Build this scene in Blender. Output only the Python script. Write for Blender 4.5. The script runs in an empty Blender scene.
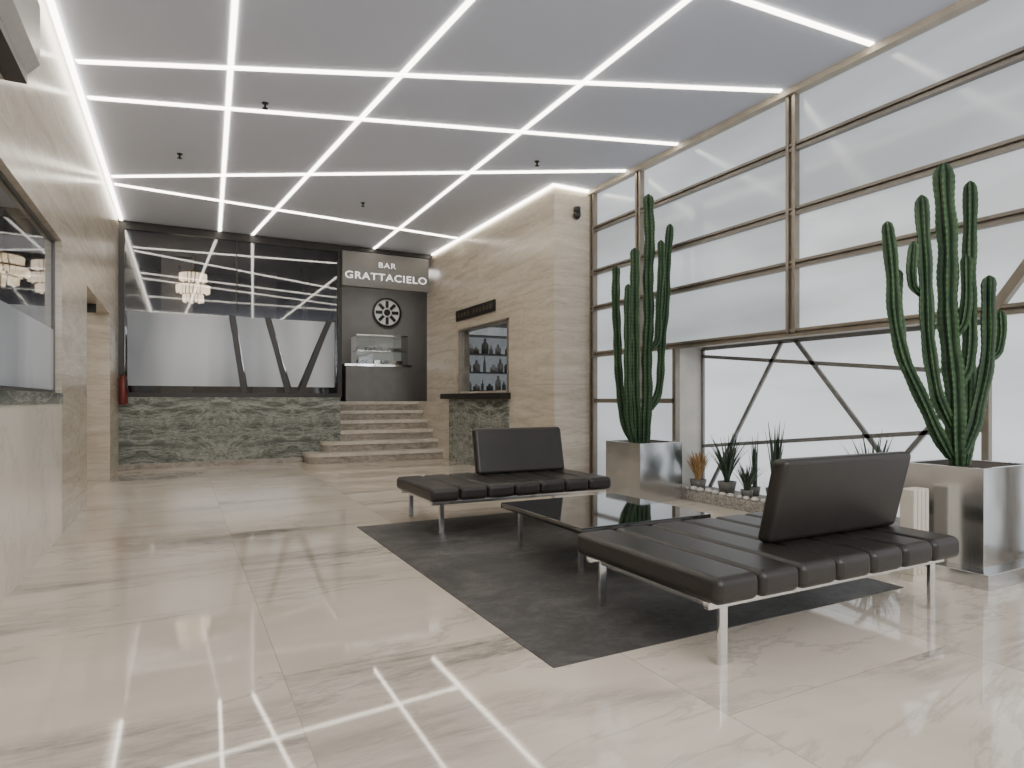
import bpy, math, random, bmesh
from mathutils import Vector
random.seed(7)
C = bpy.context.scene.collection

# ------------------------------------------------------------ materials
def newmat(name):
    m = bpy.data.materials.new(name); m.use_nodes = True
    nt = m.node_tree
    return m, nt, nt.nodes, nt.links, nt.nodes['Principled BSDF']

def plain(name, col, rough=0.5, metal=0.0, emis=None, es=0.0, noise=0.0, nscale=20, bump=0.0, bscale=200, coat=0.0):
    m, nt, N, L, P = newmat(name)
    P.inputs['Base Color'].default_value = (*col, 1)
    P.inputs['Roughness'].default_value = rough
    P.inputs['Metallic'].default_value = metal
    P.inputs['Coat Weight'].default_value = coat
    P.inputs['Coat Roughness'].default_value = 0.05
    if emis:
        P.inputs['Emission Color'].default_value = (*emis, 1)
        P.inputs['Emission Strength'].default_value = es
    tc = N.new('ShaderNodeTexCoord')
    if noise > 0:
        n = N.new('ShaderNodeTexNoise'); n.inputs['Scale'].default_value = nscale; n.inputs['Detail'].default_value = 6
        L.new(tc.outputs['Object'], n.inputs['Vector'])
        r = N.new('ShaderNodeValToRGB')
        r.color_ramp.elements[0].position = 0.3; r.color_ramp.elements[1].position = 0.7
        r.color_ramp.elements[0].color = (*[c*(1-noise) for c in col], 1)
        r.color_ramp.elements[1].color = (*[min(1, c*(1+noise)) for c in col], 1)
        L.new(n.outputs['Fac'], r.inputs['Fac']); L.new(r.outputs['Color'], P.inputs['Base Color'])
    if bump > 0:
        n2 = N.new('ShaderNodeTexNoise'); n2.inputs['Scale'].default_value = bscale
        L.new(tc.outputs['Object'], n2.inputs['Vector'])
        b = N.new('ShaderNodeBump'); b.inputs['Strength'].default_value = bump; b.inputs['Distance'].default_value = 0.003
        L.new(n2.outputs['Fac'], b.inputs['Height']); L.new(b.outputs['Normal'], P.inputs['Normal'])
    return m

def ramp(N, stops):
    r = N.new('ShaderNodeValToRGB'); e = r.color_ramp.elements
    while len(e) < len(stops): e.new(0.5)
    for i, (p, c) in enumerate(stops):
        e[i].position = p; e[i].color = (*c, 1)
    return r

def mixc(N, L, mode, a, b, fac=1.0):
    m = N.new('ShaderNodeMix'); m.data_type = 'RGBA'; m.blend_type = mode
    if isinstance(fac, float): m.inputs[0].default_value = fac
    else: L.new(fac, m.inputs[0])
    for s, i in ((a, 6), (b, 7)):
        if isinstance(s, tuple): m.inputs[i].default_value = (*s, 1)
        else: L.new(s, m.inputs[i])
    return m.outputs[2]

def noise(N, L, vec, scale, detail=8, rough=0.6, dist=0.0):
    n = N.new('ShaderNodeTexNoise'); n.inputs['Scale'].default_value = scale; n.inputs['Detail'].default_value = detail
    n.inputs['Roughness'].default_value = rough; n.inputs['Distortion'].default_value = dist
    L.new(vec, n.inputs['Vector']); return n.outputs['Fac']

def math_(N, L, op, a, b=None, clamp=False):
    q = N.new('ShaderNodeMath'); q.operation = op; q.use_clamp = clamp
    for i, s in enumerate((a, b)):
        if s is None: continue
        if isinstance(s, (int, float)): q.inputs[i].default_value = s
        else: L.new(s, q.inputs[i])
    return q.outputs[0]

def mapping(N, L, vec, loc=(0, 0, 0), rot=(0, 0, 0), sc=(1, 1, 1)):
    mp = N.new('ShaderNodeMapping'); mp.inputs['Location'].default_value = loc; mp.inputs['Rotation'].default_value = rot
    mp.inputs['Scale'].default_value = sc; L.new(vec, mp.inputs[0]); return mp.outputs[0]

def ridge(N, L, f, width):
    d = math_(N, L, 'ABSOLUTE', math_(N, L, 'SUBTRACT', f, 0.5))
    return math_(N, L, 'SUBTRACT', 1.0, math_(N, L, 'DIVIDE', d, width), True)

def travertine(name, lo, mid, hi, bw=2.7, bh=1.43, rough=0.22, vs=6.0, us=0.8, dist=0.9, mortar=0.0025):
    m, nt, N, L, P = newmat(name)
    g = N.new('ShaderNodeNewGeometry')
    sep = N.new('ShaderNodeSeparateXYZ'); L.new(g.outputs['Position'], sep.inputs[0])
    add = math_(N, L, 'ADD', sep.outputs[0], sep.outputs[1])
    cb = N.new('ShaderNodeCombineXYZ'); L.new(add, cb.inputs[0]); L.new(sep.outputs[2], cb.inputs[1])
    br = N.new('ShaderNodeTexBrick'); L.new(cb.outputs[0], br.inputs['Vector']); br.offset = 0.37
    br.inputs['Scale'].default_value = 1; br.inputs['Mortar Size'].default_value = mortar
    br.inputs['Brick Width'].default_value = bw; br.inputs['Row Height'].default_value = bh
    br.inputs['Color1'].default_value = (0.90, 0.89, 0.88, 1); br.inputs['Color2'].default_value = (1, 1, 1, 1)
    br.inputs['Mortar'].default_value = (0.62, 0.59, 0.55, 1)
    sc = N.new('ShaderNodeCombineXYZ')
    L.new(math_(N, L, 'MULTIPLY', add, us), sc.inputs[0]); L.new(math_(N, L, 'MULTIPLY', sep.outputs[2], vs), sc.inputs[1])
    L.new(math_(N, L, 'MULTIPLY', br.outputs['Color'], 60), sc.inputs[2])
    f = noise(N, L, sc.outputs[0], 1.0, 13, 0.76, dist)
    r = ramp(N, [(0.34, lo), (0.5, mid), (0.64, hi)]); L.new(f, r.inputs['Fac'])
    fine = noise(N, L, mapping(N, L, sc.outputs[0], sc=(6, 2.4, 1)), 2.0, 6, 0.7)
    rf = ramp(N, [(0.3, (0.84, 0.82, 0.79)), (0.5, (1, 1, 1))]); L.new(fine, rf.inputs['Fac'])
    c = mixc(N, L, 'MULTIPLY', r.outputs['Color'], br.outputs['Color'], 1.0)
    L.new(mixc(N, L, 'MULTIPLY', c, rf.outputs['Color'], 0.8), P.inputs['Base Color'])
    P.inputs['Roughness'].default_value = rough
    return m

def vein_marble(name, base1, base2, vein, tile=None, rough=0.12, vs=1.0, rot=22, maskband=(0.50, 0.66), joint=(0.42, 0.37, 0.31), vamt=0.35, ior=1.5):
    m, nt, N, L, P = newmat(name)
    g = N.new('ShaderNodeNewGeometry'); pos = g.outputs['Position']
    fac = None
    if tile:
        br = N.new('ShaderNodeTexBrick'); L.new(mapping(N, L, pos, (-0.55, -0.4, 0), (0, 0, math.radians(90))), br.inputs['Vector'])
        br.inputs['Scale'].default_value = 1; br.inputs['Mortar Size'].default_value = 0.0022
        br.inputs['Brick Width'].default_value = tile[0]; br.inputs['Row Height'].default_value = tile[1]
        br.inputs['Color1'].default_value = (0, 0, 0, 1); br.inputs['Color2'].default_value = (1, 1, 1, 1); br.inputs['Mortar'].default_value = (0.5, 0.5, 0.5, 1)
        fac = br.outputs['Fac']
    def off(vec, k):
        if not tile: return vec
        v = N.new('ShaderNodeVectorMath'); v.operation = 'SCALE'; L.new(br.outputs['Color'], v.inputs[0]); v.inputs['Scale'].default_value = k
        a = N.new('ShaderNodeVectorMath'); a.operation = 'ADD'; L.new(vec, a.inputs[0]); L.new(v.outputs[0], a.inputs[1]); return a.outputs[0]
    R = (0, 0, math.radians(rot))
    cloud = noise(N, L, off(mapping(N, L, pos, rot=R, sc=(0.7, 1.1, 1.2)), 7), 0.9*vs, 7, 0.55, 0.4)
    rc = ramp(N, [(0.36, base2), (0.6, base1)]); L.new(cloud, rc.inputs['Fac'])
    mk_ = noise(N, L, off(mapping(N, L, pos, rot=R, sc=(0.38, 1.5, 1)), 11), 0.8*vs, 4, 0.5, 0.4)
    rm = ramp(N, [(maskband[0], (0, 0, 0)), (maskband[1], (1, 1, 1))]); L.new(mk_, rm.inputs['Fac'])
    st = noise(N, L, off(mapping(N, L, pos, rot=R, sc=(0.55, 2.6, 3)), 5), 1.7*vs, 15, 0.82, 0.4)
    rs = ramp(N, [(0.42, (0.0, 0.0, 0.0)), (0.58, (1, 1, 1))]); L.new(st, rs.inputs['Fac'])
    dark = math_(N, L, 'MULTIPLY', rm.outputs['Color'], rs.outputs['Color'])
    v1 = ridge(N, L, noise(N, L, off(mapping(N, L, pos, rot=R, sc=(0.4, 1.2, 1.5)), 3), 0.7*vs, 12, 0.62, 0.6), 0.014)
    vv = math_(N, L, 'MAXIMUM', math_(N, L, 'MULTIPLY', dark, 0.88), math_(N, L, 'MULTIPLY', v1, vamt))
    c = mixc(N, L, 'MIX', rc.outputs['Color'], vein, vv)
    if tile: c = mixc(N, L, 'MIX', c, joint, fac)
    L.new(c, P.inputs['Base Color'])
    P.inputs['Roughness'].default_value = rough; P.inputs['IOR'].default_value = ior
    return m

def green_marble():
    m, nt, N, L, P = newmat('green_marble')
    g = N.new('ShaderNodeNewGeometry')
    sep = N.new('ShaderNodeSeparateXYZ'); L.new(g.outputs['Position'], sep.inputs[0])
    add = math_(N, L, 'ADD', sep.outputs[0], sep.outputs[1])
    pp = math_(N, L, 'PINGPONG', math_(N, L, 'ADD', add, 0.35), 1.25)
    cb = N.new('ShaderNodeCombineXYZ'); L.new(pp, cb.inputs[0]); L.new(sep.outputs[2], cb.inputs[1])
    v = mapping(N, L, cb.outputs[0], rot=(0, 0, -0.8), sc=(0.9, 2.6, 1))
    b = noise(N, L, v, 1.8, 12, 0.74, 0.9)
    r = ramp(N, [(0.34, (0.06, 0.073, 0.066)), (0.5, (0.15, 0.168, 0.152)), (0.66, (0.32, 0.34, 0.31))]); L.new(b, r.inputs['Fac'])
    a1 = ridge(N, L, noise(N, L, v, 0.9, 12, 0.72, 0.9), 0.022)
    a2 = ridge(N, L, noise(N, L, mapping(N, L, v, loc=(3, 5, 0)), 1.7, 12, 0.74, 0.8), 0.018)
    vv = math_(N, L, 'MAXIMUM', math_(N, L, 'MULTIPLY', a1, 0.65), math_(N, L, 'MULTIPLY', a2, 0.5))
    L.new(mixc(N, L, 'MIX', r.outputs['Color'], (0.56, 0.56, 0.51), vv), P.inputs['Base Color'])
    P.inputs['Roughness'].default_value = 0.12
    return m

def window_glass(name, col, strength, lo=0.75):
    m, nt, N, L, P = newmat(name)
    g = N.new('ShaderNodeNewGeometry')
    f = noise(N, L, mapping(N, L, g.outputs['Position'], rot=(0.7, 0, 0), sc=(1, 0.35, 1.5)), 0.8, 3, 0.5, 0.2)  # slanted bands: soft outdoor shadows painted into the pane's glow
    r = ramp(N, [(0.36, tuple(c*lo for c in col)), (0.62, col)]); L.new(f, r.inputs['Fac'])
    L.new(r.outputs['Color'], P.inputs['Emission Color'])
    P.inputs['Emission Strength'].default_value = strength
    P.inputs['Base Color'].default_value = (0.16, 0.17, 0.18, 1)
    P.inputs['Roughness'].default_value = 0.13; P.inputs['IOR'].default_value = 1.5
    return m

def thin_glass(name, tint, refl, rough=0.02):
    m, nt, N, L, P = newmat(name)
    N.remove(P)
    t = N.new('ShaderNodeBsdfTransparent'); t.inputs[0].default_value = (*tint, 1)
    gl = N.new('ShaderNodeBsdfGlossy'); gl.inputs['Roughness'].default_value = rough; gl.inputs[0].default_value = (0.9, 0.92, 0.95, 1)
    lw = N.new('ShaderNodeLayerWeight'); lw.inputs['Blend'].default_value = 0.5
    p5 = math_(N, L, 'POWER', lw.outputs['Facing'], 5.0)
    ad = math_(N, L, 'ADD', math_(N, L, 'MULTIPLY', p5, 0.9), 0.04+refl, True)
    mx = N.new('ShaderNodeMixShader'); L.new(ad, mx.inputs[0]); L.new(t.outputs[0], mx.inputs[1]); L.new(gl.outputs[0], mx.inputs[2])
    L.new(mx.outputs[0], N['Material Output'].inputs[0])
    return m

def film_mat():
    m, nt, N, L, P = newmat('frosted_film')
    g = N.new('ShaderNodeNewGeometry')
    f = noise(N, L, mapping(N, L, g.outputs['Position'], loc=(0.4, 0, 0), sc=(1.2, 1.2, 0.15)), 0.9, 1.5, 0.5)
    r = ramp(N, [(0.40, (0.30, 0.33, 0.38)), (0.60, (0.66, 0.71, 0.78))]); L.new(f, r.inputs['Fac'])
    L.new(r.outputs['Color'], P.inputs['Base Color']); P.inputs['Roughness'].default_value = 0.22
    t = N.new('ShaderNodeBsdfTransparent'); t.inputs[0].default_value = (0.8, 0.82, 0.85, 1)
    mx = N.new('ShaderNodeMixShader'); mx.inputs[0].default_value = 0.78
    L.new(t.outputs[0], mx.inputs[1]); L.new(P.outputs[0], mx.inputs[2]); L.new(mx.outputs[0], N['Material Output'].inputs[0])
    return m

TRAV = travertine('travertine', (0.46, 0.405, 0.33), (0.59, 0.53, 0.445), (0.69, 0.64, 0.555))
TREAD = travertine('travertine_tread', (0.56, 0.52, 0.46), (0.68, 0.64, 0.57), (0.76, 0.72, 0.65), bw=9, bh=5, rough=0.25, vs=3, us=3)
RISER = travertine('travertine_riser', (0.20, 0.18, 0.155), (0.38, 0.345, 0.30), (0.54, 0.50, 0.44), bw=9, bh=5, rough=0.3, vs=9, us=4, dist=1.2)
FLOOR = vein_marble('floor_marble', (0.73, 0.65, 0.555), (0.60, 0.525, 0.44), (0.19, 0.17, 0.15), tile=(2.3, 1.45), rough=0.04, maskband=(0.53, 0.64), vamt=0.3, ior=1.65)
COUNT = vein_marble('counter_marble', (0.82, 0.77, 0.70), (0.72, 0.67, 0.60), (0.50, 0.45, 0.40), rough=0.15, vs=1.1, maskband=(0.56, 0.75))
GREEN = green_marble()
CEIL = plain('ceiling_paint', (0.64, 0.69, 0.82), 0.8, noise=0.03, nscale=0.6)
LED = plain('led_diffuser', (1, 1, 1), 0.5, emis=(1, 0.91, 0.75), es=11)
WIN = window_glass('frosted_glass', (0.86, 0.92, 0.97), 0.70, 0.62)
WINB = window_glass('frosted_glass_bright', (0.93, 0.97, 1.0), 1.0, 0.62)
BRONZE = plain('bronze_metal', (0.28, 0.25, 0.21), 0.4, 0.7, noise=0.1, nscale=8)
STEELB = plain('painted_steel', (0.22, 0.20, 0.175), 0.4, 0.6, noise=0.08, nscale=8)
BRACE = plain('grey_brace', (0.26, 0.26, 0.26), 0.4, 0.4, noise=0.08, nscale=8)
TRIMW = plain('wood_trim', (0.46, 0.41, 0.33), 0.5, noise=0.12, nscale=6)
DARKM = plain('dark_metal', (0.03, 0.028, 0.027), 0.35, 0.5, noise=0.1, nscale=10)
FRAMEG = plain('office_frame', (0.10, 0.095, 0.09), 0.35, 0.5, noise=0.1, nscale=10)
DGLASS = thin_glass('dark_glass', (0.58, 0.58, 0.60), 0.05, 0.03)
OGLASS = thin_glass('office_glass', (0.6, 0.6, 0.6), 0.05)
CGLASS = thin_glass('clear_glass', (0.9, 0.92, 0.91), 0.0)
FILM = film_mat()
LEATHER = plain('black_leather', (0.022, 0.0185, 0.0165), 0.36, noise=0.15, nscale=4, bump=0.25, bscale=260)
CHROME = plain('chrome', (0.78, 0.78, 0.78), 0.1, 1.0, noise=0.02, nscale=5)
BLACKG = plain('black_lacquer', (0.008, 0.008, 0.009), 0.04, noise=0.1, nscale=3, coat=1.0)
CONC = plain('white_stone', (0.55, 0.54, 0.51), 0.6, noise=0.08, nscale=5)
LEDGE = plain('ledge_gravel', (0.30, 0.28, 0.25), 0.8, noise=0.5, nscale=40, bump=0.6, bscale=60)
SOIL = plain('soil', (0.05, 0.035, 0.025), 0.95, noise=0.4, nscale=30, bump=0.8, bscale=60)
WHITE = plain('white_text', (0.9, 0.9, 0.9), 0.5, emis=(1, 1, 1), es=0.9, noise=0.01)
SIGNM = plain('sign_face', (0.17, 0.167, 0.163), 0.4, 0.2, noise=0.02, nscale=3)
CREAM = plain('cream_enamel', (0.66, 0.61, 0.52), 0.4, noise=0.04, nscale=5)
RED = plain('red_enamel', (0.14, 0.02, 0.016), 0.3, noise=0.05)
BLACK = plain('black_plastic', (0.015, 0.015, 0.015), 0.4, noise=0.1)
DARKW = plain('dark_wall', (0.05, 0.045, 0.042), 0.5, noise=0.2, nscale=2)
GREYW = plain('grey_wall', (0.22, 0.21, 0.20), 0.6, noise=0.1, nscale=2)
WARM = plain('lamp_glass', (0.9, 0.85, 0.7), 0.3, emis=(1, 0.82, 0.58), es=4.0, noise=0.02)
GOLD = plain('brass', (0.6, 0.45, 0.2), 0.3, 1.0, noise=0.05)
DIMB = plain('dim_bronze', (0.16, 0.13, 0.09), 0.4, 0.8, noise=0.05)
LEAF = plain('succulent_leaf', (0.035, 0.062, 0.036), 0.45, noise=0.4, nscale=18)
LEAFR = plain('dry_flower', (0.36, 0.22, 0.09), 0.6, noise=0.4, nscale=25)
STONE = plain('white_pebble', (0.65, 0.62, 0.58), 0.6, noise=0.15, nscale=20)

def cactus_mat():
    m, nt, N, L, P = newmat('cactus_skin')
    at = N.new('ShaderNodeAttribute'); at.attribute_name = 'ridge'
    tc = N.new('ShaderNodeTexCoord')
    f = noise(N, L, tc.outputs['Object'], 6, 3)
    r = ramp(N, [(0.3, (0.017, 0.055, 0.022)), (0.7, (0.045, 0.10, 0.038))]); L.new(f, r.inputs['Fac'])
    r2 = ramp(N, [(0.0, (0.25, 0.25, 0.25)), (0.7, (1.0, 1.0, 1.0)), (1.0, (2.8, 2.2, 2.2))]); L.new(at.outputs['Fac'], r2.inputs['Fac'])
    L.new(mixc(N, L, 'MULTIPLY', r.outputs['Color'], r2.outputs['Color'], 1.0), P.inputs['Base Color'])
    P.inputs['Roughness'].default_value = 0.6
    return m
CACT = cactus_mat()

def brushed():
    m, nt, N, L, P = newmat('brushed_steel')
    g = N.new('ShaderNodeTexCoord')
    f = noise(N, L, mapping(N, L, g.outputs['Object'], sc=(80, 80, 0.8)), 3, 4)
    r = ramp(N, [(0.3, (0.60, 0.61, 0.62)), (0.7, (0.70, 0.71, 0.72))]); L.new(f, r.inputs['Fac'])
    L.new(r.outputs['Color'], P.inputs['Base Color'])
    mr = N.new('ShaderNodeMapRange'); mr.inputs['To Min'].default_value = 0.10; mr.inputs['To Max'].default_value = 0.22
    L.new(f, mr.inputs['Value']); L.new(mr.outputs[0], P.inputs['Roughness'])
    P.inputs['Metallic'].default_value = 1
    f2 = noise(N, L, g.outputs['Object'], 2.5, 1)
    b = N.new('ShaderNodeBump'); b.inputs['Strength'].default_value = 0.4; b.inputs['Distance'].default_value = 0.02
    L.new(f2, b.inputs['Height']); L.new(b.outputs['Normal'], P.inputs['Normal'])
    return m
BRUSH = brushed()

def rug_mat():
    m, nt, N, L, P = newmat('rug_pile')
    g = N.new('ShaderNodeTexCoord')
    f = noise(N, L, mapping(N, L, g.outputs['Object'], rot=(0, 0, 0.5), sc=(1, 1.5, 1)), 2.0, 14, 0.88, 0.5)
    r = ramp(N, [(0.38, (0.026, 0.025, 0.025)), (0.50, (0.058, 0.055, 0.053)), (0.62, (0.135, 0.128, 0.122))]); L.new(f, r.inputs['Fac'])
    L.new(r.outputs['Color'], P.inputs['Base Color']); P.inputs['Roughness'].default_value = 0.5
    n2 = noise(N, L, g.outputs['Object'], 300)
    b = N.new('ShaderNodeBump'); b.inputs['Strength'].default_value = 0.5; b.inputs['Distance'].default_value = 0.005
    L.new(n2, b.inputs['Height']); L.new(b.outputs['Normal'], P.inputs['Normal'])
    return m
RUG = rug_mat()

# ------------------------------------------------------------ geometry helpers
def mk(name, verts, faces, mat, parent=None, smooth=False, loc=None):
    me = bpy.data.meshes.new(name)
    if parent is None:
        if loc is None:
            xs = [v[0] for v in verts]; ys = [v[1] for v in verts]; zs = [v[2] for v in verts]
            loc = ((min(xs)+max(xs))/2, (min(ys)+max(ys))/2, min(zs))
        verts = [(v[0]-loc[0], v[1]-loc[1], v[2]-loc[2]) for v in verts]
    me.from_pydata(verts, [], faces); me.update()
    bm = bmesh.new(); bm.from_mesh(me); bmesh.ops.recalc_face_normals(bm, faces=bm.faces); bm.to_mesh(me); bm.free()
    if smooth:
        for p in me.polygons: p.use_smooth = True
    me.materials.append(mat)
    o = bpy.data.objects.new(name, me); C.objects.link(o)
    if parent is not None: o.parent = parent
    elif loc is not None: o.location = loc
    return o

def boxgeo(lst):
    V = []; F = []
    for a, b in lst:
        k = len(V)
        V += [(x, y, z) for z in (a[2], b[2]) for x, y in ((a[0], a[1]), (b[0], a[1]), (b[0], b[1]), (a[0], b[1]))]
        F += [tuple(k+i for i in f) for f in ((0, 3, 2, 1), (4, 5, 6, 7), (0, 1, 5, 4), (1, 2, 6, 5), (2, 3, 7, 6), (3, 0, 4, 7))]
    return V, F

def bev(o, w, seg=3, smooth=True):
    m = o.modifiers.new('bevel', 'BEVEL'); m.width = w; m.segments = seg; m.limit_method = 'ANGLE'
    if smooth:
        for p in o.data.polygons: p.use_smooth = True
        wn = o.modifiers.new('wn', 'WEIGHTED_NORMAL')
    return o

def box(name, a, b, mat, parent=None, bevel=0, seg=3):
    V, F = boxgeo([(a, b)]); o = mk(name, V, F, mat, parent)
    if bevel: bev(o, bevel, seg)
    return o

def boxes(name, lst, mat, parent=None):
    V, F = boxgeo(lst); return mk(name, V, F, mat, parent)

def prism(name, pts, ext, mat, parent=None):
    n = len(pts); V = [tuple(p) for p in pts] + [tuple(p[i]+ext[i] for i in range(3)) for p in pts]
    F = [tuple(range(n)), tuple(range(2*n-1, n-1, -1))] + [(i, (i+1) % n, n+(i+1) % n, n+i) for i in range(n)]
    return mk(name, V, F, mat, parent)

def bar(name, p, q, w, x0, x1, mat, parent=None, pl='YZ'):
    dx, dy = q[0]-p[0], q[1]-p[1]; l = math.hypot(dx, dy); nx, ny = -dy/l*w/2, dx/l*w/2
    P2 = [(p[0]+nx, p[1]+ny), (q[0]+nx, q[1]+ny), (q[0]-nx, q[1]-ny), (p[0]-nx, p[1]-ny)]
    if pl == 'YZ': return prism(name, [(x0, a, b) for a, b in P2], (x1-x0, 0, 0), mat, parent)
    if pl == 'XZ': return prism(name, [(a, x0, b) for a, b in P2], (0, x1-x0, 0), mat, parent)
    return prism(name, [(a, b, x0) for a, b in P2], (0, 0, x1-x0), mat, parent)

def lathe(name, prof, mat, parent=None, c=(0, 0, 0), n=20, smooth=True):
    V = []; F = []
    for r, z in prof:
        for i in range(n):
            a = 2*math.pi*i/n; V.append((c[0]+r*math.cos(a), c[1]+r*math.sin(a), c[2]+z))
    for j in range(len(prof)-1):
        for i in range(n):
            F.append((j*n+i, j*n+(i+1) % n, (j+1)*n+(i+1) % n, (j+1)*n+i))
    F.append(tuple(range(n-1, -1, -1))); F.append(tuple((len(prof)-1)*n+i for i in range(n)))
    return mk(name, V, F, mat, parent, smooth)

def tube(name, p, q, r, mat, parent=None, n=12):
    p = Vector(p); q = Vector(q); d = (q-p).normalized(); a = d.orthogonal().normalized(); b = d.cross(a)
    V = []
    for c in (p, q):
        for i in range(n):
            t = 2*math.pi*i/n; V.append(tuple(c+a*r*math.cos(t)+b*r*math.sin(t)))
    F = [(i, (i+1) % n, n+(i+1) % n, n+i) for i in range(n)] + [tuple(range(n)), tuple(range(2*n-1, n-1, -1))]
    return mk(name, V, F, mat, parent)

def thing(name, loc, label, cat, group=None):
    e = bpy.data.objects.new(name, None); e.empty_display_size = 0.1; e.location = loc; C.objects.link(e)
    tag(e, label, cat, group); return e

def tag(o, label, cat, group=None):
    o['label'] = label; o['category'] = cat
    if group: o['group'] = group
    return o

cnt = {}
def S(o, kind=None):
    o['kind'] = 'structure'
    if kind:
        cnt[kind] = cnt.get(kind, 0)+1; o.name = f'{kind}_{cnt[kind]}'; o.data.name = o.name
    return o

# ------------------------------------------------------------ room
H = 4.30; XL = -0.93; XB = 4.78; XW = 5.43; YB = 12.79; Y0 = -4.0; ZO = 2.62
S(box('floor', (-5, Y0, -0.2), (8, 14.2, 0), FLOOR))
S(box('ceiling', (-5, Y0, H), (8, 18, H+0.2), CEIL))
S(boxes('wall_left', [((-1.15, Y0, ZO), (XL, 6.87, H)), ((-1.15, 6.87, 0), (XL, 8.58, H)), ((-1.15, 8.58, 2.5), (XL, 11.27, H)),
                      ((-1.15, 11.27, 0), (XL, 12.95, H)), ((-3.2, 11.27, 0), (-1.15, 11.45, H)), ((-3.2, 8.40, 0), (-1.15, 8.58, H))], TRAV))
S(box('wall_passage', (-3.4, 8.4, 0), (-3.2, 11.45, H), TRAV))
S(box('wall_rear', (-5, Y0-0.2, 0), (8, Y0, H), TRAV))
S(boxes('wall_office', [((-4.2, Y0, 0), (-4.0, 8.4, H)), ((-4.2, 8.2, 0), (-1.15, 8.39, H))], DARKW))
S(boxes('wall_right', [((XB, 7.79, 0), (XB+0.2, 9.25, H)), ((XB, 11.26, 0), (XB+0.2, 13.1, H)), ((XB, 13.1, 0), (XB+0.2, 14.0, 1.17)),
                       ((XB, 9.25, 0), (XB+0.2, 11.26, 1.36)), ((XB, 9.25, 2.52), (XB+0.2, 11.26, H)),
                       ((XB+0.2, 7.79, 0), (6.2, 7.99, H))], TRAV))
S(boxes('wall_back', [((XL, YB-0.06, 0), (2.83, YB+0.2, 1.25)), ], GREEN))
S(boxes('wall_header', [((XL, YB, 4.22), (XB+1.5, YB+0.1, H))], DARKM))
S(box('baseboard_back', (XL, YB-0.11, 0), (2.1, YB-0.06, 0.09), RISER))

S(boxes('frame', [((XL, YB-0.06, 1.25), (2.86, YB+0.04, 1.33)), ((XL, YB-0.06, 4.15), (2.86, YB+0.04, 4.24)),
                  ((XL, YB-0.06, 1.33), (XL+0.09, YB+0.04, 4.15)), ((2.78, YB-0.06, 1.33), (2.86, YB+0.04, 4.15)),
                  ((0.93, YB-0.03, 2.85), (0.95, YB+0.03, 4.15))], DARKM), 'trim')
S(box('g', (XL+0.09, YB-0.01, 1.33), (2.78, YB+0.005, 4.15), DGLASS), 'window')
def filmpoly(pts):
    return prism('f', [(x, YB-0.03, z) for x, z in pts], (0, 0.01, 0), FILM)
zt, zb = 2.74, 1.45
for pts in ([(-0.80, zb), (1.00, zb), (0.80, zt), (-0.80, zt)], [(1.12, zb), (1.78, zb), (1.42, zt), (0.92, zt)],
            [(1.90, zb), (2.02, zb), (2.55, zt), (1.54, zt)], [(2.14, zb), (2.72, zb), (2.72, zt), (2.67, zt)]):
    S(filmpoly(pts), 'window')
for p, q in (((1.06, 1.34), (0.86, 2.76)), ((1.84, 1.34), (1.48, 2.76)), ((2.08, 1.34), (2.61, 2.76))):
    S(bar('b', p, q, 0.10, YB-0.045, YB-0.032, DARKM, pl='XZ'), 'trim')

# lounge behind
S(boxes('wall_lounge', [((-4, 17.3, 0), (8, 17.5, H)), ((-4.2, 12.95, 0), (-4, 17.5, H)), ((2.68, 12.99, 0), (2.83, 15.4, H)), ((7.8, 8, 0), (8, 17.5, H))], DARKW))
S(boxes('floor_lounge', [((-4.2, 12.99, 1.0), (2.68, 17.5, 1.17)), ((2.68, 13.98, 1.0), (8, 17.5, 1.17)), ((4.98, 12.3, 1.0), (8, 13.98, 1.17))], DARKW))
S(boxes('column_lounge', [((-0.35, 15.4, 1.17), (0.25, 16.0, H)), ((1.6, 16.4, 1.17), (2.1, 16.9, H))], GREYW), 'trim')
S(box('wall_bar', (2.6, 15.6, 1.17), (7.8, 15.8, H), GREYW))

e = thing('reception_counter', (XL-0.3, 1.5, 0), 'long polished cream marble reception counter with dark green stone top', 'counter')
box('body', (-0.25, -5.4, 0), (0.3, 5.37, 1.17), COUNT, e)
box('countertop', (-0.28, -5.4, 1.17), (0.31, 5.37, 1.26), GREEN, e)
S(boxes('frame', [((XL-0.08, Y0, 1.26), (XL-0.05, 6.87, 1.285)), ((XL-0.08, Y0, ZO-0.025), (XL-0.05, 6.87, ZO)),
                  ((XL-0.08, 6.84, 1.28), (XL-0.05, 6.87, ZO-0.02)), ((XL-0.08, 3.6, 1.28), (XL-0.05, 3.62, ZO-0.02))], FRAMEG), 'trim')
S(box('g', (XL-0.07, Y0, 1.285), (XL-0.062, 6.84, ZO-0.025), OGLASS), 'window')
S(box('g', (XL-0.060, Y0, 1.29), (XL-0.055, 6.83, 1.82), FILM), 'window')

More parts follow.
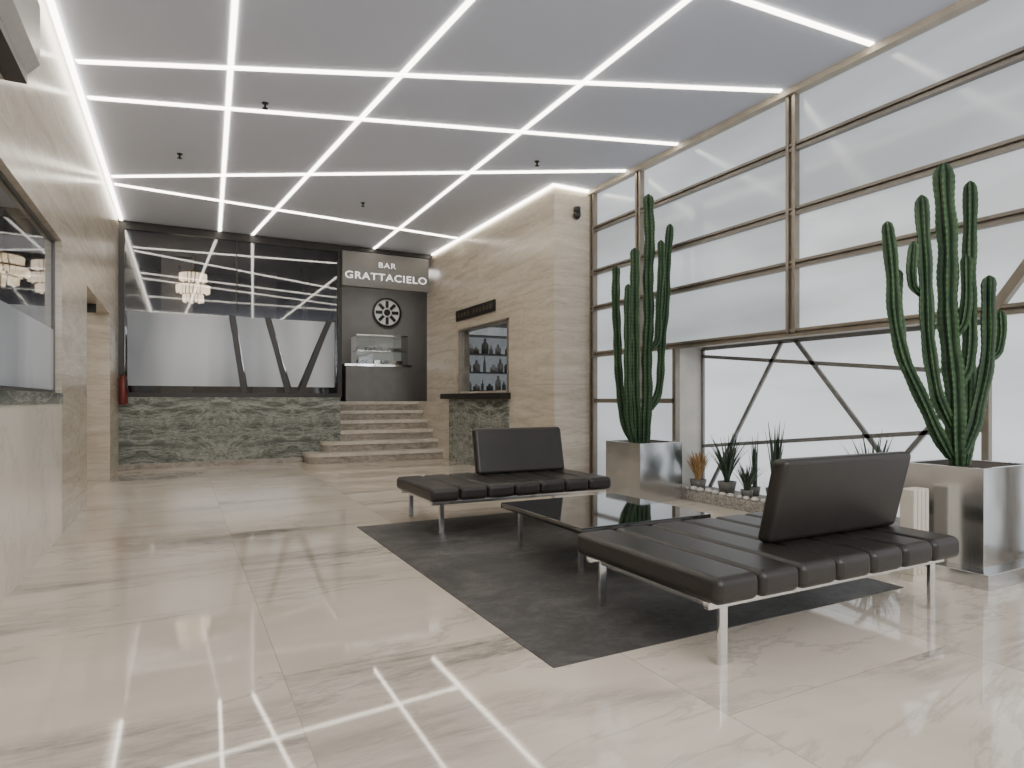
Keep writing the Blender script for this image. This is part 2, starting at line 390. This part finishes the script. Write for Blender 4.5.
# ------------------------------------------------------------ ceiling light lines
def strip(p0, p1, w=0.10, z=H-0.012, lab='recessed warm white light line crossing the grey ceiling'):
    o = bar('ceiling_light_strip', p0, p1, w, z, H+0.004, LED, pl='XY')
    tag(o, lab, 'ceiling light', 'light lines on the ceiling'); return o
k = 0
for p0, p1 in (((0.04, Y0), (0.65, 12.76)), ((2.80, Y0), (1.21, 12.76)), ((3.44, Y0), (3.52, 12.76)), ((XL+0.1, 3.8), (5.33, 3.42)),
               ((XL+0.1, 6.97), (5.33, 4.36)), ((XL+0.1, 7.75), (5.33, 5.85)), ((XL+0.1, 10.33), (5.33, 6.85)), ((XL+0.1, 10.67), (4.70, 11.2)),
               ((XL+0.1, 0.2), (5.33, -0.6))):
    strip(p0, p1, 0.046, H-0.010-0.0012*k); k += 1
strip((XL+0.045, Y0), (XL+0.045, 12.7), 0.045, H-0.03, 'continuous warm white cove light along the stone wall')
strip((XB-0.03, 7.75), (XB-0.03, 12.7), 0.028, H-0.03, 'thin warm light line along the travertine block')
strip((XB-0.05, 7.76), (XW-0.08, 7.76), 0.026, H-0.035, 'short warm light line on top of the travertine block')

def sprinkler(x, y):
    e = thing('ceiling_sprinkler', (x, y, H), 'small dark sprinkler head hanging from the grey ceiling', 'sprinkler', 'ceiling sprinklers')
    lathe('escutcheon', [(0.035, 0), (0.03, -0.012)], BLACK, e)
    lathe('nozzle', [(0.012, -0.012), (0.012, -0.05), (0.03, -0.055), (0.03, -0.06)], BLACK, e)
for x, y in ((0.79, 7.05), (4.11, 7.13), (2.55, 9.9), (0.0, 9.0)): sprinkler(x, y)

# ------------------------------------------------------------ window wall
ZR = [1.87, 2.55, 3.08, 3.72]
S(box('t', (XW-0.07, Y0, 4.24), (XW+0.02, 7.79, H), TRIMW), 'trim')
ym = [7.74, 6.675, 4.30, 1.93, -0.44, -2.81]
for y in ym:
    zb0 = 0.0 if y > 6 or y < 2.5 else 1.87
    S(boxes('m', [((XW-0.04, y-0.055, zb0), (XW+0.03, y-0.02, 4.24)), ((XW-0.04, y+0.02, zb0), (XW+0.03, y+0.055, 4.24)), ((XW-0.01, y-0.02, zb0), (XW+0.03, y+0.02, 4.24))], BRONZE), 'trim')
for z in ZR:
    S(boxes('r', [((XW-0.03, Y0, z-0.04), (XW+0.03, 7.79, z-0.012)), ((XW-0.03, Y0, z+0.012), (XW+0.03, 7.79, z+0.04)), ((XW, Y0, z-0.012), (XW+0.03, 7.79, z+0.012))], STEELB if z > 2 else BRONZE), 'trim')
S(boxes('r', [((XW-0.02, 6.0, 1.16), (XW+0.03, 7.79, 1.22)), ((XW-0.02, 5.97, 0), (XW+0.05, 6.03, 1.85)),
              ((XW-0.02, 2.56, 0), (XW+0.05, 2.61, 1.80))], BRONZE), 'trim')
S(bar('d', (2.585, 1.80), (2.05, 2.55), 0.07, XW-0.035, XW+0.03, BRONZE), 'trim')
S(box('s', (XW-0.02, Y0, 0), (XW+0.5, 7.79, 0.08), CONC), 'trim')
edges = [Y0]+sorted(ym)
for i in range(len(edges)-1):
    a, b = edges[i], edges[i+1]
    zs = [1.87, 2.55, 3.08, 3.72, 4.24]
    for j in range(4):
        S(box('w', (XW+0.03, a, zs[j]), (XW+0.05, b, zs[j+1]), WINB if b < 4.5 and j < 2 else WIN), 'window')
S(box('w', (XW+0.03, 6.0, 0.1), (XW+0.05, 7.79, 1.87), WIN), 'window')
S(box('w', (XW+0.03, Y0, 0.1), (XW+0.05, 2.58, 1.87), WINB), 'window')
XN = 5.87; ZS = 0.12
S(boxes('wall_niche', [((XW+0.05, 5.98, 0), (XN+0.05, 6.04, 1.9)), ((XW+0.05, 2.54, 0), (XN+0.05, 2.58, 1.9)), ((XW+0.05, 2.54, 1.86), (XN+0.05, 6.04, 1.9)),
                       ], CONC))
S(box('sill', (XW-0.05, 2.62, 0), (XN, 5.97, ZS), LEDGE), 'trim')
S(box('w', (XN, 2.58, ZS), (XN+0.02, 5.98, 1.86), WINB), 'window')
for p, q in (((5.96, ZS), (5.96, 1.84)), ((5.96, 1.84), (2.6, 1.84)), ((5.96, 1.75), (2.6, 1.40)), ((4.78, 1.84), (5.84, ZS)),
             ((4.60, 1.84), (3.2, ZS)), ((5.96, 0.62), (2.6, 0.98)), ((3.9, ZS), (2.6, 1.75))):
    S(bar('n', p, q, 0.042, XN-0.03, XN-0.002, BRACE), 'trim')

# ------------------------------------------------------------ bar window in travertine block
S(boxes('f', [((XB-0.02, 9.21, 1.32), (XB+0.04, 9.25, 2.55)), ((XB-0.02, 11.25, 1.32), (XB+0.04, 11.29, 2.55)),
              ((XB-0.02, 9.21, 2.51), (XB+0.04, 11.29, 2.55))], BRONZE), 'trim')
S(box('p', (XB-0.03, 9.2, 0), (XB, 11.75, 1.2), GREEN), 'trim')
o = box('bar_ledge', (XB-0.2, 9.15, 1.22), (XB-0.001, 11.8, 1.32), DARKM); tag(o, 'dark stone shelf below the serving window', 'shelf')
S(box('g', (XB+0.03, 9.25, 1.36), (XB+0.035, 11.26, 2.52), thin_glass('hatch_glass', (0.8, 0.82, 0.82), 0.06)), 'window')
S(boxes('wall_barback', [((6.6, 8, 0), (6.7, 13, H)), ((XB+0.2, 7.99, 0), (6.6, 8.05, H)), ((XB+0.2, 12.2, 0), (6.6, 12.3, H))], GREYW))
o = box('light_panel', (5.3, 12.15, 1.35), (6.55, 12.19, 2.75), plain('backlit', (0.6, 0.62, 0.65), 0.3, emis=(0.9, 0.94, 1), es=0.3, noise=0.35, nscale=3)); tag(o, 'pale backlit panel on the bar wall', 'light panel')
BG = [plain('bottle_green', (0.18, 0.21, 0.19), 0.1, noise=0.05), plain('bottle_amber', (0.30, 0.25, 0.19), 0.1, noise=0.05), plain('bottle_clear', (0.5, 0.5, 0.5), 0.1, noise=0.05)]
SHELF = plain('shelf_grey', (0.22, 0.21, 0.2), 0.4, 0.4, noise=0.1)
for zi, zz in enumerate((1.40, 1.78, 2.16, 2.54)):
    s = box('bottle_shelf', (5.02, 11.85, zz-0.025), (6.5, 12.14, zz), SHELF); tag(s, 'grey shelf carrying bottles inside the bar', 'shelf', 'bar shelves')
    if zi == 3: continue
    xx = 5.10
    while xx < 6.42:
        hh = random.uniform(0.4, 1.05); rr = random.choice((0.7, 1.0, 1.5, 1.8))
        bprof = [(0.04*rr, 0), (0.042*rr, 0.18*hh), (0.03*rr, 0.22*hh), (0.014*rr, 0.25*hh), (0.014*rr, 0.32*hh)]
        kind = random.choice((0, 1, 2, 2, 2))
        o = lathe('bottle', bprof, BG[kind], c=(xx, 11.98+random.uniform(-.05, .05), zz), n=12)
        tag(o, ('grey green', 'pale amber', 'clear')[kind]+' glass bottle on the bar shelf', 'bottle', 'bottles on the bar shelves')
        xx += 0.155+random.uniform(0.0, 0.05)
e = thing('wall_plaque', (XB, 10.55, 2.72), 'small dark plaque with dim raised bronze strokes', 'plaque')
box('plate', (-0.03, -0.85, 0), (0, 0.85, 0.2), DARKM, e)
for i in range(11):
    if i != 6: box('raised_stroke', (-0.04, -0.75+i*0.14, 0.06), (-0.03, -0.68+i*0.14, 0.14), DIMB, e)
e = thing('security_camera', (XB+0.35, 7.79, 3.95), 'small dark surveillance camera fixed to the travertine block', 'camera')
lathe('mount', [(0.05, -0.02), (0.05, 0.06)], BLACK, e, c=(0, -0.06, 0)); lathe('dome', [(0.01, -0.12), (0.04, -0.1), (0.055, -0.06), (0.05, -0.02)], BLACK, e, c=(0, -0.06, 0))

# ------------------------------------------------------------ steps
def stepmesh(i, x0, y0, rad, yend):
    z0, z1 = 0.195*(i-1), 0.195*i
    x1 = XB-0.001
    def full(dd):
        pts = []
        if rad > 0:
            for k in range(9):
                a = math.pi*0.5*k/8
                pts.append((x0+rad-(rad+dd)*math.cos(a), y0+rad-(rad+dd)*math.sin(a)))
        else: pts = [(x0, y0-dd)]
        return pts+[(x1, y0-dd), (x1, yend), ((x0-(dd if rad else 0)), yend)]
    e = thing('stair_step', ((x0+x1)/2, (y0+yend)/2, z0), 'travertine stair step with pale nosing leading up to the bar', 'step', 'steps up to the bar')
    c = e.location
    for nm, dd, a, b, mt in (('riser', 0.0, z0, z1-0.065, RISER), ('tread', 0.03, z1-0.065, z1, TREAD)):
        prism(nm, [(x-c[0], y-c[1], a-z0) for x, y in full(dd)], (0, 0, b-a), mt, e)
stepmesh(1, 2.12, 12.15, 0.28, YB-0.062); stepmesh(2, 2.46, 12.45, 0.22, YB-0.062)
stepmesh(3, 2.835, 12.76, 0, 13.4); stepmesh(4, 2.835, 13.07, 0, 13.7); stepmesh(5, 2.835, 13.38, 0, 13.975); stepmesh(6, 2.835, 13.68, 0, 13.975)
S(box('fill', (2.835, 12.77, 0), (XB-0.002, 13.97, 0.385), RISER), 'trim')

# sign
e = thing('bar_sign', (3.74, 12.6, 3.46), 'grey bar sign with white capital letters above the steps', 'sign')
box('sign_box', (-0.9, 0, 0), (0.9, 0.12, 0.70), SIGNM, e, 0.01, 2)
def text(body, size, x, z, y, mat, parent, sp=1.0, off=0.0, sx=1.0):
    cu = bpy.data.curves.new('txt', 'FONT'); cu.body = body; cu.size = size; cu.align_x = 'CENTER'; cu.extrude = 0.004; cu.offset = off
    cu.space_character = sp
    t = bpy.data.objects.new('txt', cu); C.objects.link(t)
    dg = bpy.context.evaluated_depsgraph_get(); me = bpy.data.meshes.new_from_object(t.evaluated_get(dg))
    bpy.data.objects.remove(t)
    me.materials.clear(); me.materials.append(mat)
    for v in me.vertices: v.co.x *= sx
    o = bpy.data.objects.new('lettering', me); C.objects.link(o); o.parent = parent
    o.location = (x, y, z); o.rotation_euler = (math.pi/2, 0, 0)
    return o
text('BAR', 0.155, 0, 0.42, -0.006, WHITE, e, 1.15, -0.001, 1.2)
text('GRATTACIELO', 0.20, 0, 0.16, -0.006, WHITE, e, 1.12, 0.0015, 1.18)

# bar room
BODY = plain('bar_steel', (0.20, 0.195, 0.19), 0.35, 0.4, noise=0.08, nscale=5)
e = thing('pastry_counter', (4.05, 14.6, 1.17), 'grey bar counter with lit glass pastry display on top', 'counter')
box('body', (-0.75, -0.3, 0), (0.75, 0.3, 0.8), BODY, e)
box('worktop', (-0.78, -0.33, 0.8), (0.78, 0.33, 0.85), CHROME, e)
box('display_glass', (-0.5, -0.28, 0.85), (0.7, -0.27, 1.5), CGLASS, e)
box('display_top', (-0.5, -0.28, 1.5), (0.7, 0.25, 1.53), CHROME, e)
box('display_shelf', (-0.48, -0.2, 1.15), (0.68, 0.2, 1.165), CHROME, e)
box('display_back', (-0.5, 0.22, 0.85), (0.7, 0.25, 1.5), plain('display_lining', (0.4, 0.39, 0.38), 0.4, emis=(1, 0.97, 0.92), es=0.12, noise=0.1), e)
for i in range(6):
    box('tray', (-0.42+i*0.18, -0.15, 1.165), (-0.29+i*0.18, 0.1, 1.25), (CREAM, BODY, STEELB)[i % 3], e)
    box('tray', (-0.42+i*0.18, -0.15, 0.85), (-0.29+i*0.18, 0.1, 0.95), (BODY, CREAM, CHROME)[i % 3], e)
def ringy(name, R, r, mat, y, parent, n=32):
    V = []; F = []
    for i in range(n):
        a = 2*math.pi*i/n
        for rr, yy in ((R, y), (R, y-0.04), (R-r, y-0.04), (R-r, y)): V.append((rr*math.cos(a), yy, rr*math.sin(a)))
    for i in range(n):
        j = (i+1) % n
        for q in range(4): F.append((i*4+q, j*4+q, j*4+(q+1) % 4, i*4+(q+1) % 4))
    return mk(name, V, F, mat, parent)
DISC = plain('wheel_disc', (0.78, 0.77, 0.73), 0.4, noise=0.04)
e = thing('wall_clock', (4.62, 15.58, 3.4), 'round pale wheel shaped wall clock with dark spokes', 'clock')
ringy('rim', 0.37, 0.045, BLACK, 0, e); ringy('hub', 0.08, 0.07, BLACK, 0, e)
ringy('face', 0.33, 0.32, DISC, 0.035, e)
for i in range(8):
    a = i*math.pi/4; bar('spoke', (0.12*math.cos(a), 0.12*math.sin(a)), (0.29*math.cos(a), 0.29*math.sin(a)), 0.075, -0.03, -0.01, BLACK, e, 'XZ')
o = box('bar_cabinet', (2.84, 14.6, 1.17), (3.24, 15.2, 2.5), DARKM, bevel=0.01); tag(o, 'tall dark cabinet beside the pastry counter', 'cabinet')

# chandeliers
def chandelier(loc, r, h, lab, drop, n0=26):
    e = thing('chandelier', loc, lab, 'chandelier')
    tube('stem', (0, 0, h), (0, 0, drop), 0.012, GOLD, e)
    for j, (rr, z) in enumerate(((r, h*0.5), (r*0.8, h*0.85), (r*0.6, h*0.22))):
        lathe('tier_ring', [(rr*0.94, z), (rr, z), (rr, z+0.02), (rr*0.94, z+0.02)], GOLD, e, n=24)
        n = int(n0*rr/r)
        for i in range(n):
            a = 2*math.pi*i/n; cx, cy = rr*math.cos(a), rr*math.sin(a); w = r*0.075
            box('crystal_drop', (cx-w, cy-w, z-h*(0.17 if i % 2 else 0.22)), (cx+w, cy+w, z), WARM, e)
chandelier((0.25, 14.9, 3.25), 0.3, 0.7, 'tiered crystal chandelier hanging in the lounge behind glass', H-3.25)
chandelier((-1.5, 7.6, 2.30), 0.2, 0.32, 'small warm crystal chandelier hanging behind the reception glass', H-2.30)
chandelier((-1.9, 5.6, 2.15), 0.22, 0.32, 'warm crystal chandelier hanging above the reception desk area', H-2.15)

e = thing('wall_air_unit', (XL, 4.1, 3.12), 'light metal wall mounted air unit with dark slot underneath', 'air unit')
prism('casing', [(0, -0.7, 0.06), (0.10, -0.7, 0.06), (0.17, -0.7, 0.14), (0.17, -0.7, 0.5), (0, -0.7, 0.5)], (0, 1.4, 0), plain('air_unit_enamel', (0.55, 0.54, 0.52), 0.3, 0.2, noise=0.05), e)
box('grille', (0.0, -0.68, 0.0), (0.11, 0.68, 0.06), BLACK, e)
e = thing('fire_extinguisher', (-0.84, 12.42, 1.12), 'red fire extinguisher mounted on the stone wall', 'fire extinguisher')
lathe('cylinder', [(0.06, 0), (0.07, 0.02), (0.07, 0.42), (0.05, 0.48), (0.02, 0.52)], RED, e)
box('valve', (-0.02, -0.05, 0.52), (0.02, 0.05, 0.58), BLACK, e); tube('hose', (0.03, -0.05, 0.55), (0.075, -0.06, 0.2), 0.012, BLACK, e)
o = box('hanging_sign', (-1.3, 10.2, 2.38), (-1.0, 10.22, 2.5), BLACK); tag(o, 'small dark sign hanging below the passage lintel', 'sign')

# ------------------------------------------------------------ rug, benches, table
RT_ = 0.004
o = box('area_rug', (1.48, 2.42, 0), (4.10, 5.97, RT_), RUG); tag(o, 'charcoal mottled area rug on the marble floor', 'rug')

def bench(x0, x1, y0, y1, back_y, lean, bx0, bx1, label, onrug, bh=0.45):
    cx, cy = (x0+x1)/2, (y0+y1)/2
    e = thing('daybed_bench', (cx, cy, 0), label, 'bench')
    n = 7; w = (x1-x0)/n
    for i in range(n):
        a = x0-cx+i*w
        o = box('seat_cushion', (a+0.002, y0-cy, 0.30), (a+w-0.002, y1-cy, 0.425), LEATHER, e); bev(o, 0.040, 6)
    X0, X1, Ya, Yb = x0-cx+0.13, x1-cx-0.13, y0-cy+0.10, y1-cy-0.10
    for yy in (Ya, Yb):
        box('rail', (x0-cx+0.03, yy-0.02, 0.265), (x1-cx-0.03, yy+0.02, 0.30), CHROME, e, 0.004, 2)
    for xx in (X0, X1):
        box('cross_rail', (xx-0.02, Ya, 0.245), (xx+0.02, Yb, 0.265), CHROME, e)
        for yy in (Ya, Yb):
            o = box('leg', (xx-0.024, yy-0.012, RT_ if (yy+cy > 2.42 and yy+cy < 5.97) else 0), (xx+0.024, yy+0.012, 0.265), CHROME, e, 0.004, 2)
    th = 0.10
    b0, b1 = bx0-cx, bx1-cx; yb = back_y-cy
    V = [(b0, yb-th/2, 0.425), (b1, yb-th/2, 0.425), (b1, yb+th/2, 0.425), (b0, yb+th/2, 0.425),
         (b0, yb-th/2+lean, 0.425+bh), (b1, yb-th/2+lean, 0.425+bh), (b1, yb+th/2+lean, 0.425+bh), (b0, yb+th/2+lean, 0.425+bh)]
    F = [(0, 3, 2, 1), (4, 5, 6, 7), (0, 1, 5, 4), (1, 2, 6, 5), (2, 3, 7, 6), (3, 0, 4, 7)]
    o = mk('backrest', V, F, LEATHER, e); bev(o, 0.038, 6)
    return e
bench(2.05, 3.95, 2.00, 3.12, 2.40, -0.11, 2.78, 3.91, 'black leather daybed bench with chrome legs at the rug edge', True, 0.465)
bench(1.94, 3.88, 5.20, 6.24, 5.98, 0.10, 2.72, 3.79, 'black leather daybed bench with chrome legs beside the travertine block', True, 0.475)

e = thing('coffee_table', (2.94, 4.1, RT_), 'low square glossy black coffee table with chrome legs on the rug', 'table')
box('tabletop', (-0.58, -0.6, 0.30), (0.58, 0.6, 0.345), BLACKG, e, 0.006, 2)
box('frame', (-0.5, -0.52, 0.28), (0.5, 0.52, 0.30), CHROME, e)
for sx in (-1, 1):
    for sy in (-1, 1):
        box('leg', (sx*0.48-0.018, sy*0.44-0.01, 0), (sx*0.48+0.018, sy*0.44+0.01, 0.28), CHROME, e, 0.003, 2)

# ------------------------------------------------------------ planters and cacti
def planter(x0, y0, x1, y1, h, plinth, label):
    cx, cy = (x0+x1)/2, (y0+y1)/2; a, b = (x1-x0)/2, (y1-y0)/2; t = 0.025
    e = thing('steel_planter', (cx, cy, 0), label, 'planter')
    V = [(-a, -b, 0), (a, -b, 0), (a, b, 0), (-a, b, 0), (-a, -b, h), (a, -b, h), (a, b, h), (-a, b, h),
         (-a+t, -b+t, h), (a-t, -b+t, h), (a-t, b-t, h), (-a+t, b-t, h), (-a+t, -b+t, h-0.12), (a-t, -b+t, h-0.12), (a-t, b-t, h-0.12), (-a+t, b-t, h-0.12)]
    F = [(0, 3, 2, 1), (12, 13, 14, 15)]
    for i in range(4):
        j = (i+1) % 4
        F += [(i, j, 4+j, 4+i), (4+i, 4+j, 8+j, 8+i), (8+i, 8+j, 12+j, 12+i)]
    o = mk('tub', V, F, BRUSH, e); bev(o, 0.004, 2)
    box('soil', (-a+t, -b+t, h-0.12), (a-t, b-t, h-0.015), SOIL, e)
    if plinth: box('plinth', (-a-0.07, -b-0.06, 0), (a+0.07, b+0.06, 0.10), BRUSH, e, 0.004, 2)
planter(4.67, 5.74, 5.31, 6.40, 0.70, False, 'brushed steel box planter holding a tall cactus by the window')
planter(4.55, 2.18, 5.20, 2.70, 0.76, True, 'brushed steel box planter on a plinth near the bench')

FW = Vector((0.4648, 0.8854, 0)); RT = Vector((0.8854, -0.4648, 0))
def stem(e, pts, r, seed):
    rnd = random.Random(seed)
    P = [Vector(p) for p in pts]
    ext = [P[0]*2-P[1]]+P+[P[-1]*2-P[-2]]
    path = []
    for i in range(1, len(ext)-2):
        for k in range(10):
            t = k/10; a, b, c, d = ext[i-1:i+3]
            path.append(0.5*((2*b)+(c-a)*t*0.6+(b*0)+( -3*b*2+3*c*2-(2*(c-a)+(d-b))*0.6)*t*t+(2*b*2-2*c*2+((c-a)+(d-b))*0.6)*t**3))
    path.append(P[-1])
    L = [0]
    for i in range(1, len(path)): L.append(L[-1]+(path[i]-path[i-1]).length)
    tot = L[-1]; n = max(12, int(tot/0.022)); pp = []; j = 0
    for k in range(n+1):
        s = tot*k/n
        while j < len(L)-2 and L[j+1] < s: j += 1
        f = (s-L[j])/max(1e-6, L[j+1]-L[j]); pp.append((path[j].lerp(path[j+1], f), s))
    ribs = 6; m = ribs*4; V = []; F = []; R = []
    ph = rnd.random()*6; w1, w2 = rnd.random()*6, rnd.random()*6
    pp = [(c+Vector((0.006*math.sin(s*7+w1), 0.006*math.sin(s*6+w2), 0))*min(1, s*3), s) for c, s in pp]
    ref = Vector((math.cos(ph), math.sin(ph), 0))
    for k, (c, s) in enumerate(pp):
        t = (pp[min(k+1, n)][0]-pp[max(k-1, 0)][0]).normalized()
        a = (ref-t*t.dot(ref)).normalized(); b = t.cross(a); ref = a
        dtop = tot-s
        rr = r*(0.72+0.28*min(1, s/0.12)) * (1+0.07*math.sin(s*19+ph)) * (1.04 if k % 2 else 0.97)
        if dtop < r*1.6: rr *= math.sqrt(max(0.02, 1-(1-dtop/(r*1.6))**2))
        for i in range(m):
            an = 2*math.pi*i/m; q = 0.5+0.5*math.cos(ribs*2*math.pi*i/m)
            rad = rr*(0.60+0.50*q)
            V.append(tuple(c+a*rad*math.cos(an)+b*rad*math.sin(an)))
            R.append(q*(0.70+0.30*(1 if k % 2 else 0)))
    for k in range(n):
        for i in range(m): F.append((k*m+i, k*m+(i+1) % m, (k+1)*m+(i+1) % m, (k+1)*m+i))
    F.append(tuple(range(m-1, -1, -1))); F.append(tuple(n*m+i for i in range(m)))
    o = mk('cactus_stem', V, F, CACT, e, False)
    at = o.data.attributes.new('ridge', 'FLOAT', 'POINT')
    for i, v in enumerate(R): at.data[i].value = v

def cactus(base, stems, label):
    e = thing('column_cactus', base, label, 'cactus')
    for i, (r, d0, dep, pts) in enumerate(stems):
        n = len(pts); P = []
        for k, (s, z) in enumerate(pts):
            P.append(RT*s+FW*(d0+(dep-d0)*(k/(n-1))**0.7)+Vector((0, 0, z)))
        stem(e, P, r, i+3)
# stems: radius, depth at foot, depth at tip, (side offset, height) in centimetres from the soil
def cm(*l): return [(a/100, b/100) for a, b in l]
Ls = [(0.058, 0, 0.0, cm((2, 0), (4, 95), (6, 205), (6, 302))),
      (0.050, 0, -0.10, cm((-8, 0), (-11, 60), (-13, 140), (-13, 234))),
      (0.047, 0, 0.10, cm((-14, 0), (-25, 32), (-31, 110), (-33, 217))),
      (0.044, 0, 0.08, cm((8, 40), (18, 62), (25, 140), (30, 215), (33, 268))),
      (0.042, 0, -0.08, cm((4, 110), (15, 124), (18, 170), (19, 244))),
      (0.042, -0.05, -0.14, cm((-13, 0), (-20, 28), (-22, 100), (-22, 190)))]
cactus((5.0, 6.07, 0.686), Ls, 'tall dark green multi-stemmed column cactus beside the glass wall')
Rs = [(0.062, 0, 0.0, cm((-1, 0), (-4, 60), (-8, 130), (-9.7, 210))),
      (0.042, 0, 0.04, cm((-2, 54), (7, 68), (10, 105), (10.5, 199))),
      (0.042, 0, -0.04, cm((-4, 24), (-16, 48), (-23, 90), (-26, 140), (-28, 187))),
      (0.044, 0, -0.03, cm((-6, 6), (-20, 30), (-38, 72), (-47, 110), (-51, 169))),
      (0.036, -0.02, 0.04, cm((-37, 66), (-40, 80), (-41, 105), (-40, 138))),
      (0.036, 0.0, 0.10, cm((-22, 82), (-17, 96), (-17, 120), (-19, 163))),
      (0.042, 0, 0.04, cm((3, 8), (13, 30), (20, 66), (23, 95), (25, 133))),
      (0.034, 0, -0.08, cm((-6, 86), (0, 98), (1, 115), (0, 145))),
      (0.036, 0, 0.08, cm((5, 0), (11, 24), (12, 55), (12, 100))),
      (0.030, 0.0, -0.04, cm((-25, 118), (-33, 124), (-35, 136), (-34, 155))),
      (0.030, 0.02, 0.0, cm((21, 72), (28, 79), (30, 92), (29, 108)))]
cactus((4.80, 2.455, 0.746), Rs, 'large dark green candelabra cactus with many arms near the bench')

e = thing('cream_heater', (4.36, 2.50, 0), 'slim cream enamelled heater standing beside the steel planter', 'heater')
for i in range(4):
    box('fin', (-0.09+i*0.045, -0.05, 0.04), (-0.055+i*0.045, 0.05, 0.61), CREAM, e, 0.010, 3)
box('base', (-0.09, -0.04, 0), (0.08, 0.04, 0.04), CREAM, e)

def leafmesh(name, e, n, h, spread, w, mat, z0, seed):
    rnd = random.Random(seed); V = []; F = []
    for i in range(n):
        a = rnd.random()*6.283; lean = spread*rnd.uniform(0.3, 1); hh = h*rnd.uniform(0.6, 1); ww = w*rnd.uniform(0.7, 1)
        d = Vector((math.cos(a), math.sin(a), 0)); s = Vector((-d.y, d.x, 0)); k0 = len(V); m = 7
        for k in range(m+1):
            t = k/m; c = d*(0.02+lean*t**1.6)+Vector((0, 0, z0+hh*t*(1-0.12*lean/h*t))); wd = ww*(1-t**2.2)*(0.7+0.6*t*(1-t))+0.001
            V += [tuple(c-s*wd), tuple(c+d*wd*0.5), tuple(c+s*wd)]
        for k in range(m):
            q = k0+3*k; F += [(q, q+1, q+4, q+3), (q+1, q+2, q+5, q+4), (q, q+3, q+5, q+2)]
    return mk(name, V, F, mat, e, True)
POTM = plain('grey_pot', (0.14, 0.135, 0.125), 0.5, noise=0.1)
def plant(x, y, n, h, sp, w, mat, lab, seed, r=0.08, ph=0.12):
    e = thing('potted_succulent', (x, y, ZS), lab, 'plant')
    lathe('pot', [(r*0.75, 0), (r, ph), (r*0.85, ph), (r*0.8, ph-0.02)], POTM, e)
    leafmesh('leaves', e, n, h, sp, w, mat, ph-0.02, seed)
plant(5.66, 5.38, 46, 0.62, 0.32, 0.018, LEAF, 'large spiky agave in a grey pot on the window ledge', 1, 0.11, 0.13)
plant(5.68, 4.72, 12, 0.86, 0.10, 0.032, LEAF, 'upright snake plant in a grey pot on the window ledge', 2, 0.10, 0.13)
plant(5.54, 4.98, 40, 0.36, 0.22, 0.015, LEAF, 'small spiky aloe in a grey pot on the window ledge', 3, 0.07, 0.09)
plant(5.56, 5.74, 70, 0.38, 0.16, 0.022, LEAFR, 'low rust coloured dried plant in a grey pot', 4, 0.10, 0.12)
plant(5.66, 3.62, 34, 0.74, 0.28, 0.022, LEAF, 'spiky yucca in a grey pot on the window ledge', 5, 0.11, 0.13)
plant(5.60, 4.42, 40, 0.40, 0.22, 0.018, LEAF, 'small green agave in a grey pot on the window ledge', 6)
plant(5.76, 5.06, 10, 0.70, 0.07, 0.022, LEAF, 'thin upright snake plant in a dark pot on the ledge', 7, 0.06, 0.1)
plant(5.60, 4.05, 36, 0.44, 0.18, 0.016, LEAF, 'dark spiky aloe in a grey pot on the window ledge', 9, 0.08, 0.1)
for i in range(17):
    rr = random.uniform(0.028, 0.048); y = 5.92-i*0.115; x = 5.43+random.uniform(-.01, .02)
    o = lathe('pebble', [(rr*0.5, 0), (rr*0.95, rr*0.3), (rr, rr*0.6), (rr*0.7, rr), (rr*0.2, rr*1.15)], STONE, c=(x, y, ZS), n=9)
    tag(o, 'small white pebble on the window ledge', 'pebble', 'white pebbles on the window ledge')

# ------------------------------------------------------------ lights
def area(name, loc, rot, sx, sy, power, col):
    l = bpy.data.lights.new(name, 'AREA'); l.shape = 'RECTANGLE'; l.size = sx; l.size_y = sy; l.energy = power; l.color = col
    o = bpy.data.objects.new(name, l); o.location = loc; o.rotation_euler = rot; C.objects.link(o); return o
area('fill_behind_camera', (2.2, -3.2, 3.2), (math.radians(70), 0, 0), 5, 1.6, 250, (0.97, 0.98, 1.0))  # unseen fill light added behind the camera to brighten the room
area('lamp_bar', (4.2, 14.2, 4.2), (0, 0, 0), 1.5, 0.8, 26, (1, 0.96, 0.90))
area('lamp_servery', (5.8, 10.3, 4.1), (0, 0, 0), 0.6, 2.5, 26, (1, 0.97, 0.94))
area('lamp_lounge', (0, 15.2, 4.2), (0, 0, 0), 3, 1.5, 14, (1, 0.94, 0.85))
area('lamp_passage', (-2.2, 9.9, 4.1), (0, 0, 0), 0.8, 1.5, 25, (1, 0.95, 0.9))
w = bpy.data.worlds.new('world'); w.use_nodes = True; bpy.context.scene.world = w
w.node_tree.nodes['Background'].inputs[0].default_value = (0.8, 0.88, 1, 1); w.node_tree.nodes['Background'].inputs[1].default_value = 0.5

# ------------------------------------------------------------ camera
cd = bpy.data.cameras.new('camera'); cd.sensor_width = 36; cd.lens = 633/1024*36; cd.shift_y = 16/1024; cd.clip_start = 0.05
cam = bpy.data.objects.new('camera', cd); C.objects.link(cam)
cam.location = (0, 0, 1.2); cam.rotation_euler = (math.pi/2, 0, -math.radians(27.7))
bpy.context.scene.camera = cam
